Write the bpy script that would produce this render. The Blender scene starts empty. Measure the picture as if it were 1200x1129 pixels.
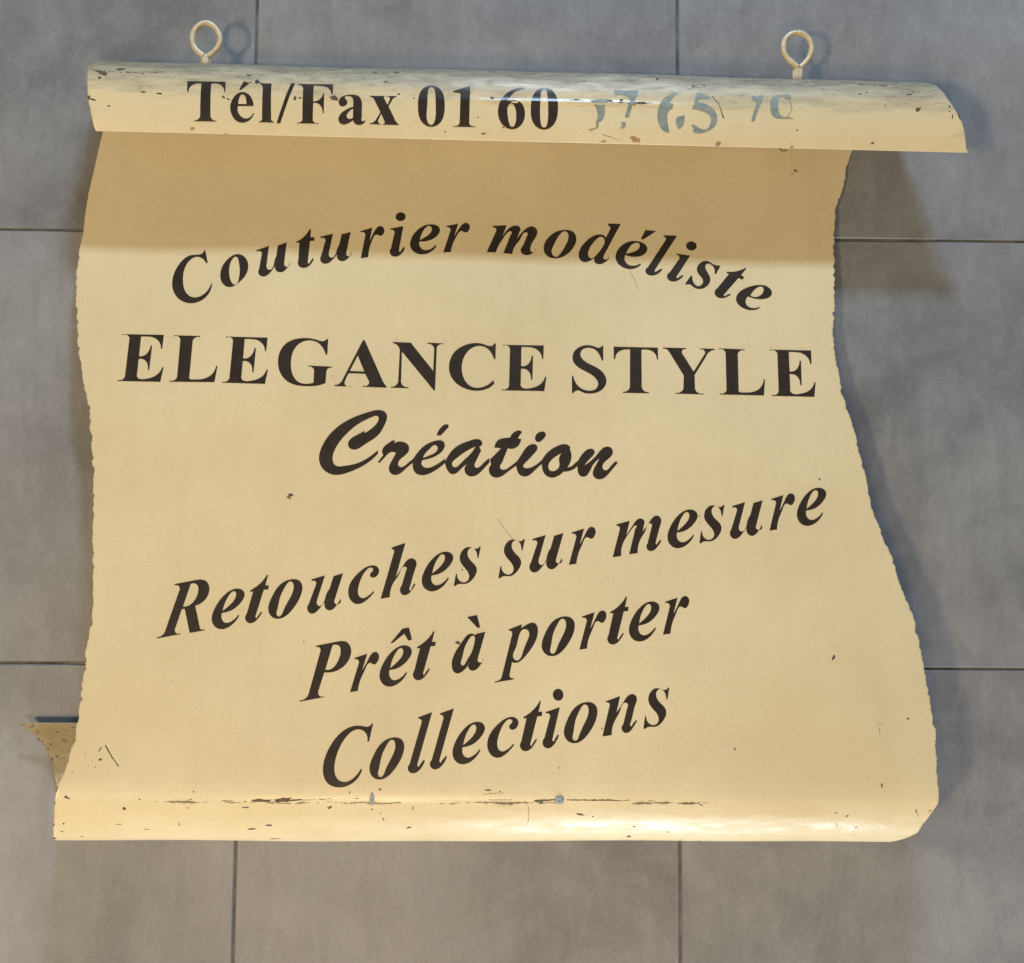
import bpy, bmesh, math, random
import numpy as np
from mathutils import Vector, Matrix
from mathutils.geometry import delaunay_2d_cdt

random.seed(7)
scene = bpy.context.scene
col = scene.collection
R = math.radians

# ------------------------------------------------------------------ camera
PW, PH, FOC = 1200.0, 1129.0, 1200.0           # photograph size and focal length in its pixels
CAM = np.array([0.34892734, -0.4438044, 1.41351042])
CAM_ROT = (R(3.91142601), R(-0.81190674), R(0.45255296))
cam_d = bpy.data.cameras.new('camera')
cam = bpy.data.objects.new('camera', cam_d)
col.objects.link(cam)
cam.location = CAM
cam.rotation_mode = 'XYZ'
cam.rotation_euler = CAM_ROT
cam_d.sensor_fit = 'HORIZONTAL'
cam_d.sensor_width = 36.0
cam_d.lens = 36.0 * FOC / PW
cam_d.clip_start = 0.02
cam_d.clip_end = 100
scene.camera = cam

# ------------------------------------------------------------------ light
world = bpy.data.worlds.new('World')
scene.world = world
world.use_nodes = True
bg = world.node_tree.nodes['Background']
bg.inputs['Color'].default_value = (1.0, 0.98, 0.84, 1)
bg.inputs['Strength'].default_value = 0.115

def lamp(name, kind, loc, target, energy, color, **kw):
    d = bpy.data.lights.new(name, kind)
    d.energy = energy
    d.color = color
    for k, v in kw.items():
        setattr(d, k, v)
    o = bpy.data.objects.new(name, d)
    col.objects.link(o)
    o.location = loc
    o.rotation_euler = (Vector(target) - Vector(loc)).to_track_quat('-Z', 'Y').to_euler()
    return o

# a warm ceiling bulb to the lower left of the sign
lamp('ceiling_bulb', 'POINT', (-2.95, -1.90, 4.25), (0.35, -0.4, 0), 540, (1.0, 0.81, 0.53), shadow_soft_size=0.30)
# a small cool window, low, beyond the top edge of the sign
lamp('window_light', 'AREA', (0.70, 3.10, 1.43), (0.4, 0.0, 0), 135, (0.54, 0.74, 1.0),
     shape='RECTANGLE', size=0.50, size_y=0.17)
# a shaded ceiling panel above and behind the photographer
lamp('ceiling_panel', 'AREA', (0.00, -1.75, 2.40), (0.15, -1.1, 0), 29, (1.0, 0.70, 0.40),
     shape='RECTANGLE', size=0.9, size_y=0.5)
# a pale doorway behind the photographer
lamp('doorway_light', 'AREA', (0.98, -3.6, 0.85), (0.5, -0.9, 0.05), 92, (0.74, 0.87, 1.0),
     shape='RECTANGLE', size=1.3, size_y=0.7)

vs = scene.view_settings
scene.display_settings.display_device = 'sRGB'
vs.view_transform = 'Standard'
vs.look = 'None'
vs.exposure = 0.0
vs.gamma = 1.0
vs.use_curve_mapping = False

# ------------------------------------------------------------------ helpers
def link(o, parent=None):
    col.objects.link(o)
    if parent is not None:
        o.parent = parent
    return o

def mesh_obj(name, verts, faces, mat, parent=None, smooth=True, uvs=None):
    me = bpy.data.meshes.new(name)
    me.from_pydata([tuple(v) for v in verts], [], [tuple(f) for f in faces])
    if uvs is not None:
        lay = me.uv_layers.new(name='UVMap')
        for lp in me.loops:
            lay.data[lp.index].uv = uvs[lp.vertex_index]
    for p in me.polygons:
        p.use_smooth = smooth
    if mat is not None:
        for m in (mat if isinstance(mat, (list, tuple)) else [mat]):
            me.materials.append(m)
    me.update()
    return link(bpy.data.objects.new(name, me), parent)

class NT:
    """tiny node-graph helper"""
    def __init__(self, name):
        self.m = bpy.data.materials.new(name)
        self.m.use_nodes = True
        self.t = self.m.node_tree
        self.b = self.t.nodes['Principled BSDF']
    def n(self, kind, **kw):
        nd = self.t.nodes.new(kind)
        for k, v in kw.items():
            setattr(nd, k, v)
        return nd
    def l(self, a, b):
        self.t.links.new(a, b)
    def noise(self, vec, scale, detail=4, rough=0.55, dist=0.0):
        nd = self.n('ShaderNodeTexNoise')
        nd.inputs['Scale'].default_value = scale
        nd.inputs['Detail'].default_value = detail
        nd.inputs['Roughness'].default_value = rough
        nd.inputs['Distortion'].default_value = dist
        self.l(vec, nd.inputs['Vector'])
        return nd.outputs['Fac']
    def mapping(self, vec, scale=(1, 1, 1), loc=(0, 0, 0), rot=(0, 0, 0)):
        nd = self.n('ShaderNodeMapping')
        nd.inputs['Scale'].default_value = scale
        nd.inputs['Location'].default_value = loc
        nd.inputs['Rotation'].default_value = rot
        self.l(vec, nd.inputs['Vector'])
        return nd.outputs['Vector']
    def ramp(self, fac, stops):
        nd = self.n('ShaderNodeValToRGB')
        e = nd.color_ramp.elements
        while len(e) < len(stops):
            e.new(0.5)
        for i, (p, c) in enumerate(stops):
            e[i].position = p
            e[i].color = (c, c, c, 1) if not isinstance(c, (tuple, list)) else (*c, 1)
        self.l(fac, nd.inputs['Fac'])
        return nd.outputs['Color']
    def mix(self, fac, a, b, blend='MIX'):
        nd = self.n('ShaderNodeMix', data_type='RGBA', blend_type=blend)
        for sock, val in ((nd.inputs[0], fac), (nd.inputs[6], a), (nd.inputs[7], b)):
            if isinstance(val, (int, float)):
                sock.default_value = val
            elif isinstance(val, (tuple, list)):
                sock.default_value = (*val, 1)
            else:
                self.l(val, sock)
        return nd.outputs[2]
    def math(self, op, a, b=0.0, clamp=False):
        nd = self.n('ShaderNodeMath', operation=op, use_clamp=clamp)
        for sock, val in ((nd.inputs[0], a), (nd.inputs[1], b)):
            if isinstance(val, (int, float)):
                sock.default_value = val
            else:
                self.l(val, sock)
        return nd.outputs[0]
    def bump(self, height, strength, dist=0.001):
        nd = self.n('ShaderNodeBump')
        nd.inputs['Strength'].default_value = strength
        nd.inputs['Distance'].default_value = dist
        self.l(height, nd.inputs['Height'])
        self.l(nd.outputs['Normal'], self.b.inputs['Normal'])

# ------------------------------------------------------------------ materials
def mat_tile():
    g = NT('porcelain_tile')
    co = g.n('ShaderNodeTexCoord').outputs['Object']
    rnd = g.n('ShaderNodeObjectInfo').outputs['Random']
    off = g.n('ShaderNodeVectorMath', operation='ADD')
    g.l(co, off.inputs[0])
    sc = g.n('ShaderNodeVectorMath', operation='SCALE')
    sc.inputs[0].default_value = (13.0, 7.0, 3.0)
    g.l(rnd, sc.inputs['Scale'])
    g.l(sc.outputs[0], off.inputs[1])
    v = off.outputs[0]
    cloud = g.ramp(g.noise(v, 2.6, 7, 0.62, 0.45), [(0.36, 0.0), (0.64, 1.0)])
    streak = g.ramp(g.noise(g.mapping(v, (46, 9, 1)), 1.0, 7, 0.70, 0.4), [(0.46, 0.0), (0.66, 1.0)])
    mid = g.ramp(g.noise(v, 15, 8, 0.68, 0.5), [(0.40, 0.0), (0.66, 1.0)])
    pale = g.ramp(g.noise(g.mapping(v, (38, 14, 1), (5, 2, 0)), 1.0, 7, 0.72, 0.6), [(0.54, 0.0), (0.70, 1.0)])
    fine = g.noise(v, 330, 3, 0.75)
    c = g.mix(cloud, (0.155, 0.154, 0.155), (0.258, 0.256, 0.256))
    c = g.mix(g.math('MULTIPLY', mid, 0.34), c, (0.310, 0.308, 0.306))
    c = g.mix(g.math('MULTIPLY', streak, 0.26), c, (0.128, 0.126, 0.125))
    c = g.mix(g.math('MULTIPLY', pale, 0.15), c, (0.42, 0.42, 0.415))
    spots = g.ramp(g.noise(v, 85, 4, 0.75), [(0.62, 0.0), (0.74, 1.0)])
    c = g.mix(g.math('MULTIPLY', spots, 0.35), c, (0.105, 0.102, 0.10))
    c = g.mix(g.ramp(fine, [(0.35, 0.10), (0.65, 0.0)]), c, (0.06, 0.06, 0.06))
    c = g.mix(g.ramp(fine, [(0.52, 0.0), (0.75, 0.10)]), c, (0.6, 0.6, 0.6))
    g.l(c, g.b.inputs['Base Color'])
    g.l(g.ramp(mid, [(0.0, 0.42), (1.0, 0.55)]), g.b.inputs['Roughness'])
    g.b.inputs['Specular IOR Level'].default_value = 0.35
    g.bump(g.math('ADD', g.noise(v, 240, 3), g.math('MULTIPLY', mid, 0.6)), 0.12, 0.0006)
    return g.m

def mat_grout():
    g = NT('cement_grout')
    co = g.n('ShaderNodeTexCoord').outputs['Object']
    c = g.mix(g.ramp(g.noise(co, 25, 5), [(0.35, 0.0), (0.7, 1.0)]), (0.070, 0.067, 0.064), (0.19, 0.185, 0.175))
    g.l(c, g.b.inputs['Base Color'])
    g.b.inputs['Roughness'].default_value = 0.9
    return g.m

def mat_paint(name, weathered=None, underside=None, seam=None, gloss=0.0):
    """cream enamel; UV = (metres across, metres along the sheet)"""
    g = NT(name)
    tc = g.n('ShaderNodeTexCoord')
    uv = tc.outputs['UV']
    sep = g.n('ShaderNodeSeparateXYZ')
    g.l(uv, sep.inputs[0])
    base_a, base_b = (0.645, 0.534, 0.318), (0.755, 0.645, 0.412)
    c = g.mix(g.ramp(g.noise(uv, 3.1, 6, 0.6), [(0.32, 0.0), (0.68, 1.0)]), base_a, base_b)
    brush = g.noise(g.mapping(uv, (60, 420, 1)), 1.0, 4, 0.6)
    c = g.mix(g.math('MULTIPLY', g.ramp(brush, [(0.35, 0.0), (0.75, 1.0)]), 0.20), c, (0.63, 0.49, 0.27))
    grain = g.noise(uv, 420, 3, 0.75)
    c = g.mix(g.math('MULTIPLY', g.ramp(grain, [(0.42, 0.0), (0.70, 1.0)]), 0.38), c, (0.50, 0.40, 0.225))
    # broad, faint yellowing and long dirty runs down the sheet
    stain = g.ramp(g.noise(uv, 1.6, 4, 0.5, 0.4), [(0.42, 0.0), (0.68, 1.0)])
    c = g.mix(g.math('MULTIPLY', stain, 0.22), c, (0.60, 0.44, 0.21))
    runs = g.ramp(g.noise(g.mapping(uv, (34, 2.2, 1)), 1.0, 5, 0.6, 0.3), [(0.50, 0.0), (0.74, 1.0)])
    c = g.mix(g.math('MULTIPLY', runs, 0.10), c, (0.45, 0.36, 0.21))
    # faint handling grime
    grime = g.ramp(g.noise(uv, 9, 7, 0.68, 0.5), [(0.58, 0.0), (0.80, 1.0)])
    c = g.mix(g.math('MULTIPLY', grime, 0.07), c, (0.42, 0.33, 0.19))
    # tiny fly specks
    sp = g.ramp(g.noise(uv, 190, 2, 0.5), [(0.745, 0.0), (0.775, 1.0)])
    c = g.mix(g.math('MULTIPLY', sp, 0.45), c, (0.17, 0.125, 0.075))
    if weathered is not None:
        s0, s1 = weathered            # rain-blackened strip that faced upwards while the sign hung outdoors
        t = g.math('DIVIDE', g.math('SUBTRACT', sep.outputs['Y'], s0), s1 - s0, True)
        nn = g.noise(g.mapping(uv, (13, 60, 1)), 1.0, 7, 0.70, 0.4)
        w = g.ramp(g.math('ADD', g.math('MULTIPLY', t, 0.85), g.math('SUBTRACT', nn, 0.5)), [(0.10, 0.0), (0.62, 1.0)])
        c = g.mix(g.math('MULTIPLY', w, 0.88), c, (0.190, 0.155, 0.098))
        n2 = g.noise(g.mapping(uv, (34, 150, 1), (3, 1, 0)), 1.0, 6, 0.72, 0.8)
        d = g.ramp(g.math('ADD', g.math('MULTIPLY', t, 0.16), n2), [(0.62, 0.0), (0.76, 1.0)])
        d = g.math('MULTIPLY', d, g.ramp(t, [(0.0, 0.0), (0.25, 1.0)]))
        c = g.mix(g.math('MULTIPLY', d, 0.62), c, (0.065, 0.053, 0.038))
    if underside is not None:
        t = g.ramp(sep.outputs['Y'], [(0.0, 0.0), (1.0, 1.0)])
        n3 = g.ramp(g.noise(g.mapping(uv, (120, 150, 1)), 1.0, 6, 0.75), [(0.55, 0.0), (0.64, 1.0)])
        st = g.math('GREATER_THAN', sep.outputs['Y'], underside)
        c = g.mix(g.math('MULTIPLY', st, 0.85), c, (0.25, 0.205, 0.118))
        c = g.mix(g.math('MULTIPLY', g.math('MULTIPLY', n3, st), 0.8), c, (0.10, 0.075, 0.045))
    if seam is not None:              # filler cracking open along the riveted joint
        wob = g.math('MULTIPLY', g.math('SUBTRACT', g.noise(g.mapping(uv, (26, 3, 1)), 1.0, 6, 0.7), 0.5), 0.0085)
        wid = g.math('MULTIPLY', g.ramp(g.noise(g.mapping(uv, (17, 0.2, 1), (2.3, 0, 0)), 1.0, 5, 0.72), [(0.46, 0.0), (0.74, 1.0)]), 0.0034)
        span = g.math('MULTIPLY', g.math('GREATER_THAN', sep.outputs['X'], SEAM_X[0]), g.math('LESS_THAN', sep.outputs['X'], SEAM_X[1]))
        wid = g.math('MULTIPLY', wid, span)
        wid = g.math('MULTIPLY', wid, g.math('ADD', g.noise(uv, 380, 4, 0.7), 0.35))
        dist = g.math('ABSOLUTE', g.math('ADD', g.math('SUBTRACT', sep.outputs['Y'], seam), wob))
        m1 = g.math('LESS_THAN', dist, wid)
        halo = g.math('LESS_THAN', dist, g.math('MULTIPLY', wid, 2.6))
        c = g.mix(g.math('MULTIPLY', halo, 0.28), c, (0.36, 0.27, 0.15))
        c = g.mix(g.math('MULTIPLY', m1, 0.85), c, (0.085, 0.066, 0.045))
    g.l(c, g.b.inputs['Base Color'])
    rgh = g.ramp(g.noise(uv, 40, 4), [(0.3, 0.24 - gloss), (0.75, 0.36 - gloss)])
    if weathered is not None:
        rgh = g.mix(g.math('MULTIPLY', w, 0.8), rgh, (0.78, 0.78, 0.78))
        patch = g.ramp(g.noise(g.mapping(uv, (22, 70, 1), (7, 0, 0)), 1.0, 4, 0.6), [(0.45, 0.0), (0.6, 1.0)])
        rgh = g.mix(g.math('MULTIPLY', patch, 0.6), rgh, (0.55, 0.55, 0.55))
    if gloss:
        patch = g.ramp(g.noise(g.mapping(uv, (11, 38, 1), (1, 0, 0)), 1.0, 5, 0.65), [(0.44, 0.0), (0.60, 1.0)])
        rgh = g.mix(g.math('MULTIPLY', patch, 0.75), rgh, (0.56, 0.56, 0.56))
    g.l(rgh, g.b.inputs['Roughness'])
    g.b.inputs['Specular IOR Level'].default_value = 0.38
    h = g.math('ADD', g.math('MULTIPLY', g.noise(uv, 55, 4, 0.6), 1.0),
               g.math('MULTIPLY', g.noise(uv, 420, 2, 0.6), 0.22))
    g.bump(h, 0.22, 0.0016)
    return g.m

def mat_flat(name, c, rough, var=0.25, scale=300, spec=0.5):
    g = NT(name)
    co = g.n('ShaderNodeTexCoord').outputs['Object']
    d = tuple(x * (1 - var) for x in c)
    e = tuple(min(1, x * (1 + var)) for x in c)
    g.l(g.mix(g.ramp(g.noise(co, scale, 4, 0.65), [(0.3, 0.0), (0.7, 1.0)]), d, e), g.b.inputs['Base Color'])
    g.b.inputs['Roughness'].default_value = rough
    g.b.inputs['Specular IOR Level'].default_value = spec
    return g

def mat_vinyl():
    g = mat_flat('dark_brown_vinyl', (0.030, 0.021, 0.0145), 0.36, 0.22, 60, 0.45)
    co = g.n('ShaderNodeTexCoord').outputs['Object']
    g.bump(g.noise(co, 150, 4, 0.6), 0.16, 0.001)
    return g.m

def mat_faded():
    g = NT('sun_bleached_vinyl')
    co = g.n('ShaderNodeTexCoord').outputs['Object']
    s = g.ramp(g.noise(g.mapping(co, (90, 160, 90)), 1.0, 5, 0.65), [(0.3, 0.0), (0.72, 1.0)])
    c = g.mix(s, (0.150, 0.198, 0.185), (0.300, 0.315, 0.260))
    dk = g.ramp(g.noise(co, 130, 4, 0.7), [(0.62, 0.0), (0.76, 1.0)])
    c = g.mix(g.math('MULTIPLY', dk, 0.6), c, (0.08, 0.085, 0.08))
    g.l(c, g.b.inputs['Base Color'])
    g.b.inputs['Roughness'].default_value = 0.6
    return g.m

M_TILE, M_GROUT = mat_tile(), mat_grout()
M_VINYL, M_FADED = mat_vinyl(), mat_faded()
M_CHIP = mat_flat('bare_rusty_chip', (0.095, 0.068, 0.040), 0.75, 0.6, 500).m
M_TAN = mat_flat('tan_stain', (0.36, 0.22, 0.095), 0.6, 0.25, 200).m
M_GREYMETAL = mat_flat('grey_rivet_metal', (0.25, 0.28, 0.30), 0.42, 0.5, 500).m
M_BOLT = mat_flat('cream_painted_steel', (0.62, 0.52, 0.34), 0.45, 0.16, 90).m
M_EDGE = mat_flat('worn_sheet_edge', (0.42, 0.33, 0.20), 0.6, 0.7, 420).m

# ------------------------------------------------------------------ photo ray -> place
def rotm(e):
    return np.array(Matrix.Rotation(e[2], 3, 'Z') @ Matrix.Rotation(e[1], 3, 'Y') @ Matrix.Rotation(e[0], 3, 'X'))
CR = rotm(CAM_ROT)
def ray(u, v):
    return CR @ np.array([(u - PW / 2) / FOC, -(v - PH / 2) / FOC, -1.0])
def at(u, v, z):
    d = ray(u, v)
    return CAM + d * ((z - CAM[2]) / d[2])

# ------------------------------------------------------------------ floor of square tiles
TILE, GAP = 0.6, 0.0036
fl = mesh_obj('floor', [(-1.9, -2.3, -0.0028), (2.6, -2.3, -0.0028), (2.6, 1.7, -0.0028), (-1.9, 1.7, -0.0028)],
              [(0, 1, 2, 3)], M_GROUT, smooth=False)
fl['kind'] = 'structure'

def tile_mesh():
    a, b, h = TILE / 2 - GAP / 2, 0.0014, 0.009
    bm = bmesh.new()
    def ringv(r, z):
        c = 0.0012
        pts = [(r, -r + c), (r, r - c), (r - c, r), (-r + c, r), (-r, r - c), (-r, -r + c), (-r + c, -r), (r - c, -r)]
        return [bm.verts.new((x, y, z)) for x, y in pts]
    r0, r1, r2 = ringv(a, -h), ringv(a, -b), ringv(a - b, 0)
    for p, q in ((r0, r1), (r1, r2)):
        for i in range(8):
            bm.faces.new((p[i], p[(i + 1) % 8], q[(i + 1) % 8], q[i]))
    bm.faces.new(r2)
    me = bpy.data.meshes.new('tile')
    bm.to_mesh(me)
    bm.free()
    me.materials.append(M_TILE)
    return me
TM = tile_mesh()
for j in range(-3, 3):
    for i in range(-2, 4):
        t = link(bpy.data.objects.new('tile', TM), fl)
        t.location = ((i + 0.5) * TILE, (j + 0.5) * TILE, random.uniform(-0.0003, 0.0003))

# ------------------------------------------------------------------ the scroll-shaped sheet
# profile knots on the sign's middle line, from the free edge of the top flap, over the top roll,
# along the panel and round the bottom roll to its free edge: (northing, height)
def yv(v, z):
    return at(600, v, z)[1]
K = []
for v, z in ((166, .0790), (157, .0820), (146, .0850), (132, .0872), (118, .0880), (106, .0864), (97, .0822), (90, .0755), (85.5, .0670)):
    K.append((yv(v, z), z))
FLAP_N = len(K)
yb = K[-1][0]
for dy, z in ((.0060, .0560), (.0090, .0440), (.0085, .0320), (.0035, .0200), (-.0055, .0105), (-.0175, .0052), (-.0320, .0028), (-.0480, .0022)):
    K.append((yb + dy, z))
PANEL_0 = len(K) - 1
for v, z in ((172, .0035), (220, .0068), (285, .0135), (340, .0205), (410, .0292), (480, .0380), (560, .0470), (650, .0575),
             (750, .0715), (850, .0870), (905, .0955), (922, .0976), (937, .0978), (950, .0948), (962, .0892), (972, .0822), (980, .0740), (984.5, .0650)):
    K.append((yv(v, z), z))
SIL_B = len(K) - 1
CREASE = SIL_B - 5
ys = K[-1][0]
for dy, z in ((-.0032, .054), (-.0028, .043), (.0010, .031), (.0080, .020), (.0190, .0105), (.0330, .0050), (.0480, .0022), (.0640, .0024)):
    K.append((ys + dy, z))
K.append((yv(880, .0075), .0075))
K.append((yv(848.4, .0170), .0170))
K = np.array(K)

def catmull(P, n=24):
    """centripetal Catmull-Rom through the knots; returns points and the sample index of every knot"""
    Q = np.vstack([2 * P[0] - P[1], P, 2 * P[-1] - P[-2]])
    out, idx = [], []
    for i in range(1, len(Q) - 2):
        p0, p1, p2, p3 = Q[i - 1], Q[i], Q[i + 1], Q[i + 2]
        t0 = 0.0
        t1 = t0 + max(np.linalg.norm(p1 - p0), 1e-9) ** .5
        t2 = t1 + max(np.linalg.norm(p2 - p1), 1e-9) ** .5
        t3 = t2 + max(np.linalg.norm(p3 - p2), 1e-9) ** .5
        idx.append(len(out))
        for k in range(n):
            t = t1 + (t2 - t1) * k / n
            a1 = (t1 - t) / (t1 - t0) * p0 + (t - t0) / (t1 - t0) * p1
            a2 = (t2 - t) / (t2 - t1) * p1 + (t - t1) / (t2 - t1) * p2
            a3 = (t3 - t) / (t3 - t2) * p2 + (t - t2) / (t3 - t2) * p3
            b1 = (t2 - t) / (t2 - t0) * a1 + (t - t0) / (t2 - t0) * a2
            b2 = (t3 - t) / (t3 - t1) * a2 + (t - t1) / (t3 - t1) * a3
            out.append((t2 - t) / (t2 - t1) * b1 + (t - t1) / (t2 - t1) * b2)
    idx.append(len(out))
    out.append(Q[-2])
    return np.array(out), idx
PR, KI = catmull(K)
S = np.concatenate([[0], np.cumsum(np.linalg.norm(np.diff(PR, axis=0), axis=1))])
SK = [S[i] for i in KI]                                   # arc length at every knot
TG = np.gradient(PR, S, axis=0)
TG /= np.linalg.norm(TG, axis=1)[:, None]
X0 = at(600, 565, 0.05)[0]
# the two rolls are not quite parallel to the tiles nor to each other
def skew(ua, va, ub, vb, z):
    a, b = at(ua, va, z), at(ub, vb, z)
    return -(b[1] - a[1]) / (b[0] - a[0])
k_top = skew(120, 153.9, 1134, 179.0, .0790)
k_mid = skew(140, 447.0, 952, 464.8, .035)
k_bot = skew(190, 984.3, 1000, 985.2, .08)
s_el = SK[PANEL_0 + 5]
KS = np.interp(S, [0, SK[FLAP_N - 1], s_el, SK[CREASE], S[-1]], [k_top, k_top, k_mid, k_bot + .3 * (k_mid - k_bot) * 0, k_bot])

def surf(x, s, off=0.0):
    y = np.interp(s, S, PR[:, 0]) - np.interp(s, S, KS) * (x - X0)
    z = np.interp(s, S, PR[:, 1])
    ty, tz = np.interp(s, S, TG[:, 0]), np.interp(s, S, TG[:, 1])
    n = math.hypot(ty, tz)
    d = off + relief(x, s)
    return (x, y + d * tz / n, z - d * ty / n)

S_CR = SK[4]
def relief(x, s):
    """slight hand-beaten unevenness and the creased ridge along the flap"""
    r = 0.0006 * math.sin(x * 9.1 + s * 5.0) + 0.0004 * math.sin(x * 23.0 - s * 11.0)
    if s < SK[FLAP_N]:
        g = math.exp(-((s - S_CR + 0.002) / 0.0035) ** 2)
        w = 1 / (1 + math.exp(-(x - 0.32) / 0.02)) * 1 / (1 + math.exp((x - 0.56) / 0.03))
        r -= 0.0016 * g * (0.25 + w * (1 + 0.35 * math.sin(x * 190) * math.sin(x * 77 + 1)))
    return r

BR = {'flap': (0.0, SK[FLAP_N - 1]), 'panel': (SK[PANEL_0], SK[SIL_B]), 'under': (SK[SIL_B + 5], S[-1])}
def onsheet(u, v, branch='panel'):
    """where the photographed ray meets the sheet: (x, s)"""
    d = ray(u, v)
    a, b = BR[branch]
    m = (S >= a - 1e-9) & (S <= b + 1e-9)
    s, Y, Z, k = S[m], PR[m, 0], PR[m, 1], KS[m]
    t = (Z - CAM[2]) / d[2]
    x = CAM[0] + d[0] * t
    g = CAM[1] + d[1] * t - (Y - k * (x - X0))
    sc = np.nonzero(np.sign(g[:-1]) != np.sign(g[1:]))[0]
    if len(sc) == 0:
        i = int(np.argmin(np.abs(g)))
        return float(x[i]), float(s[i])
    i = int(sc[0])
    f = g[i] / (g[i] - g[i + 1])
    return float(x[i] + f * (x[i + 1] - x[i])), float(s[i] + f * (s[i + 1] - s[i]))

# ------------------------------------------------------------------ outline of the sheet
LEFT = {'flap': [(112.5, 154), (109.5, 147), (105.7, 127.5), (103.5, 117), (102.5, 90), (102.7, 76.5)],
        'panel': [(120, 156), (112, 190), (104, 225), (100, 250), (98, 270), (94, 290), (90, 320), (89.5, 350), (91, 400), (96.6, 437),
                  (104.6, 480), (108.6, 533), (110, 573), (109, 640), (109.7, 693), (108, 719), (104, 743), (100, 772), (97, 799),
                  (93.5, 826), (89.7, 852), (87.4, 869.5), (80, 884), (78, 898), (69, 919), (65, 931.6), (63.4, 955.6), (62.6, 979.5)],
        'under': [(65, 915.7), (62, 895), (53, 874), (42, 861.5), (25, 848.6)]}
RIGHT = {'flap': [(1134, 178.7), (1132, 169), (1130.5, 155.5), (1127.5, 143.5), (1120, 130), (1111, 116.5), (1099, 102), (1090, 97)],
         'panel': [(998, 178.6), (991.7, 197), (986.4, 226), (978.4, 250), (977, 280), (978.4, 319.5), (977, 367), (976.5, 399), (979.7, 422),
                   (985, 450), (987.7, 462.7), (998.3, 497), (1009, 537), (1017, 566), (1022, 595.5), (1033, 625), (1045, 651), (1054, 683),
                   (1062, 704.5), (1070, 720), (1076.7, 750), (1079.4, 762.7), (1086, 800), (1091, 834), (1096, 858), (1097, 898),
                   (1100, 932.7), (1099, 941), (1091, 952.7), (1080.7, 966), (1075, 975), (1059.5, 982), (1046, 985)],
         'under': []}
def edge_table(E, hidden_under):
    pts = []
    for b in ('flap', 'panel', 'under'):
        for u, v in E[b]:
            x, s = onsheet(u, v, b)
            pts.append((s, x))
        if b == 'panel':
            pts += hidden_under
    pts.sort()
    return np.array(pts)
EL = edge_table(LEFT, [])
ER = edge_table(RIGHT, [(SK[SIL_B] + .05, at(1030, 985, .03)[0]), (S[-1], at(1015, 900, .015)[0])])

class Noise1:
    def __init__(self, seed, step):
        r = random.Random(seed)
        self.step = step
        self.v = [r.uniform(-1, 1) for _ in range(4096)]
    def __call__(self, t):
        t = t / self.step
        i = int(math.floor(t))
        f = t - i
        f = f * f * (3 - 2 * f)
        return self.v[i % 4096] * (1 - f) + self.v[(i + 1) % 4096] * f

def jag(seed, lo, hi):
    a, b, c = Noise1(seed, .0062), Noise1(seed + 1, .011), Noise1(seed + 2, .0021)
    def f(s):
        w = min(1, max(0, (s - lo) / .03)) * min(1, max(0, (hi - s) / .05))
        w = 0.16 + 0.84 * w
        chip = max(0.0, a(s) - 0.35)
        return w * (0.0008 * a(s) + 0.0006 * b(s) + 0.0006 * c(s) + 0.0022 * chip)
    return f
JL = jag(11, onsheet(94, 285)[1], onsheet(70, 930)[1])
JR = jag(31, onsheet(995, 185)[1], onsheet(1097, 930)[1])
def xl(s):
    return float(np.interp(s, EL[:, 0], EL[:, 1])) + JL(s)
def xr(s):
    return float(np.interp(s, ER[:, 0], ER[:, 1])) - JR(s)

THK = 0.0008
def sheet_part(name, s_a, s_b, mat, parent, cap_a=True, cap_b=True, ns=None, nx=96):
    ns = ns or max(24, int((s_b - s_a) / 0.0013))
    # finer columns at both edges
    fx = [0, .0012, .003, .006, .012, .022] + [0.022 + 0.956 * i / (nx - 1) for i in range(1, nx - 1)] + [.978, .988, .994, .997, .9988, 1]
    V, UV, F = [], [], []
    C = len(fx)
    for side in (1, -1):
        for i in range(ns + 1):
            s = s_a + (s_b - s_a) * i / ns
            a, b = xl(s), xr(s)
            for f in fx:
                x = a + (b - a) * f
                # edges hammered a little thinner
                th = THK * (0.55 if f in (0, 1) else 1.0)
                V.append(surf(x, s, side * th))
                UV.append((x, s))
    N = (ns + 1) * C
    mi = []
    for i in range(ns):
        for j in range(C - 1):
            p = i * C + j
            F.append((p, p + C, p + C + 1, p + 1)); mi.append(0)
            F.append((N + p, N + p + 1, N + p + C + 1, N + p + C)); mi.append(0)
        for j, flip in ((0, False), (C - 1, True)):
            p = i * C + j
            q = (p, N + p, N + p + C, p + C)
            F.append(q[::-1] if flip else q); mi.append(1)
    for i, on in ((0, cap_a), (ns, cap_b)):
        if on:
            for j in range(C - 1):
                p = i * C + j
                q = (p, p + 1, N + p + 1, N + p)
                F.append(q if i == 0 else q[::-1]); mi.append(1)
    o = mesh_obj(name, V, F, [mat, M_EDGE], parent, True, UV)
    o.data.polygons.foreach_set('material_index', mi)
    # crisp rim
    for p, m in zip(o.data.polygons, mi):
        if m == 1:
            p.use_smooth = False
    return o

sign = link(bpy.data.objects.new('scroll_sign', None))
sign.empty_display_size = 0.1
sign['label'] = 'cream painted metal shop sign shaped like an unrolled parchment scroll, lying on grey tiles'
sign['category'] = 'sign'

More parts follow.
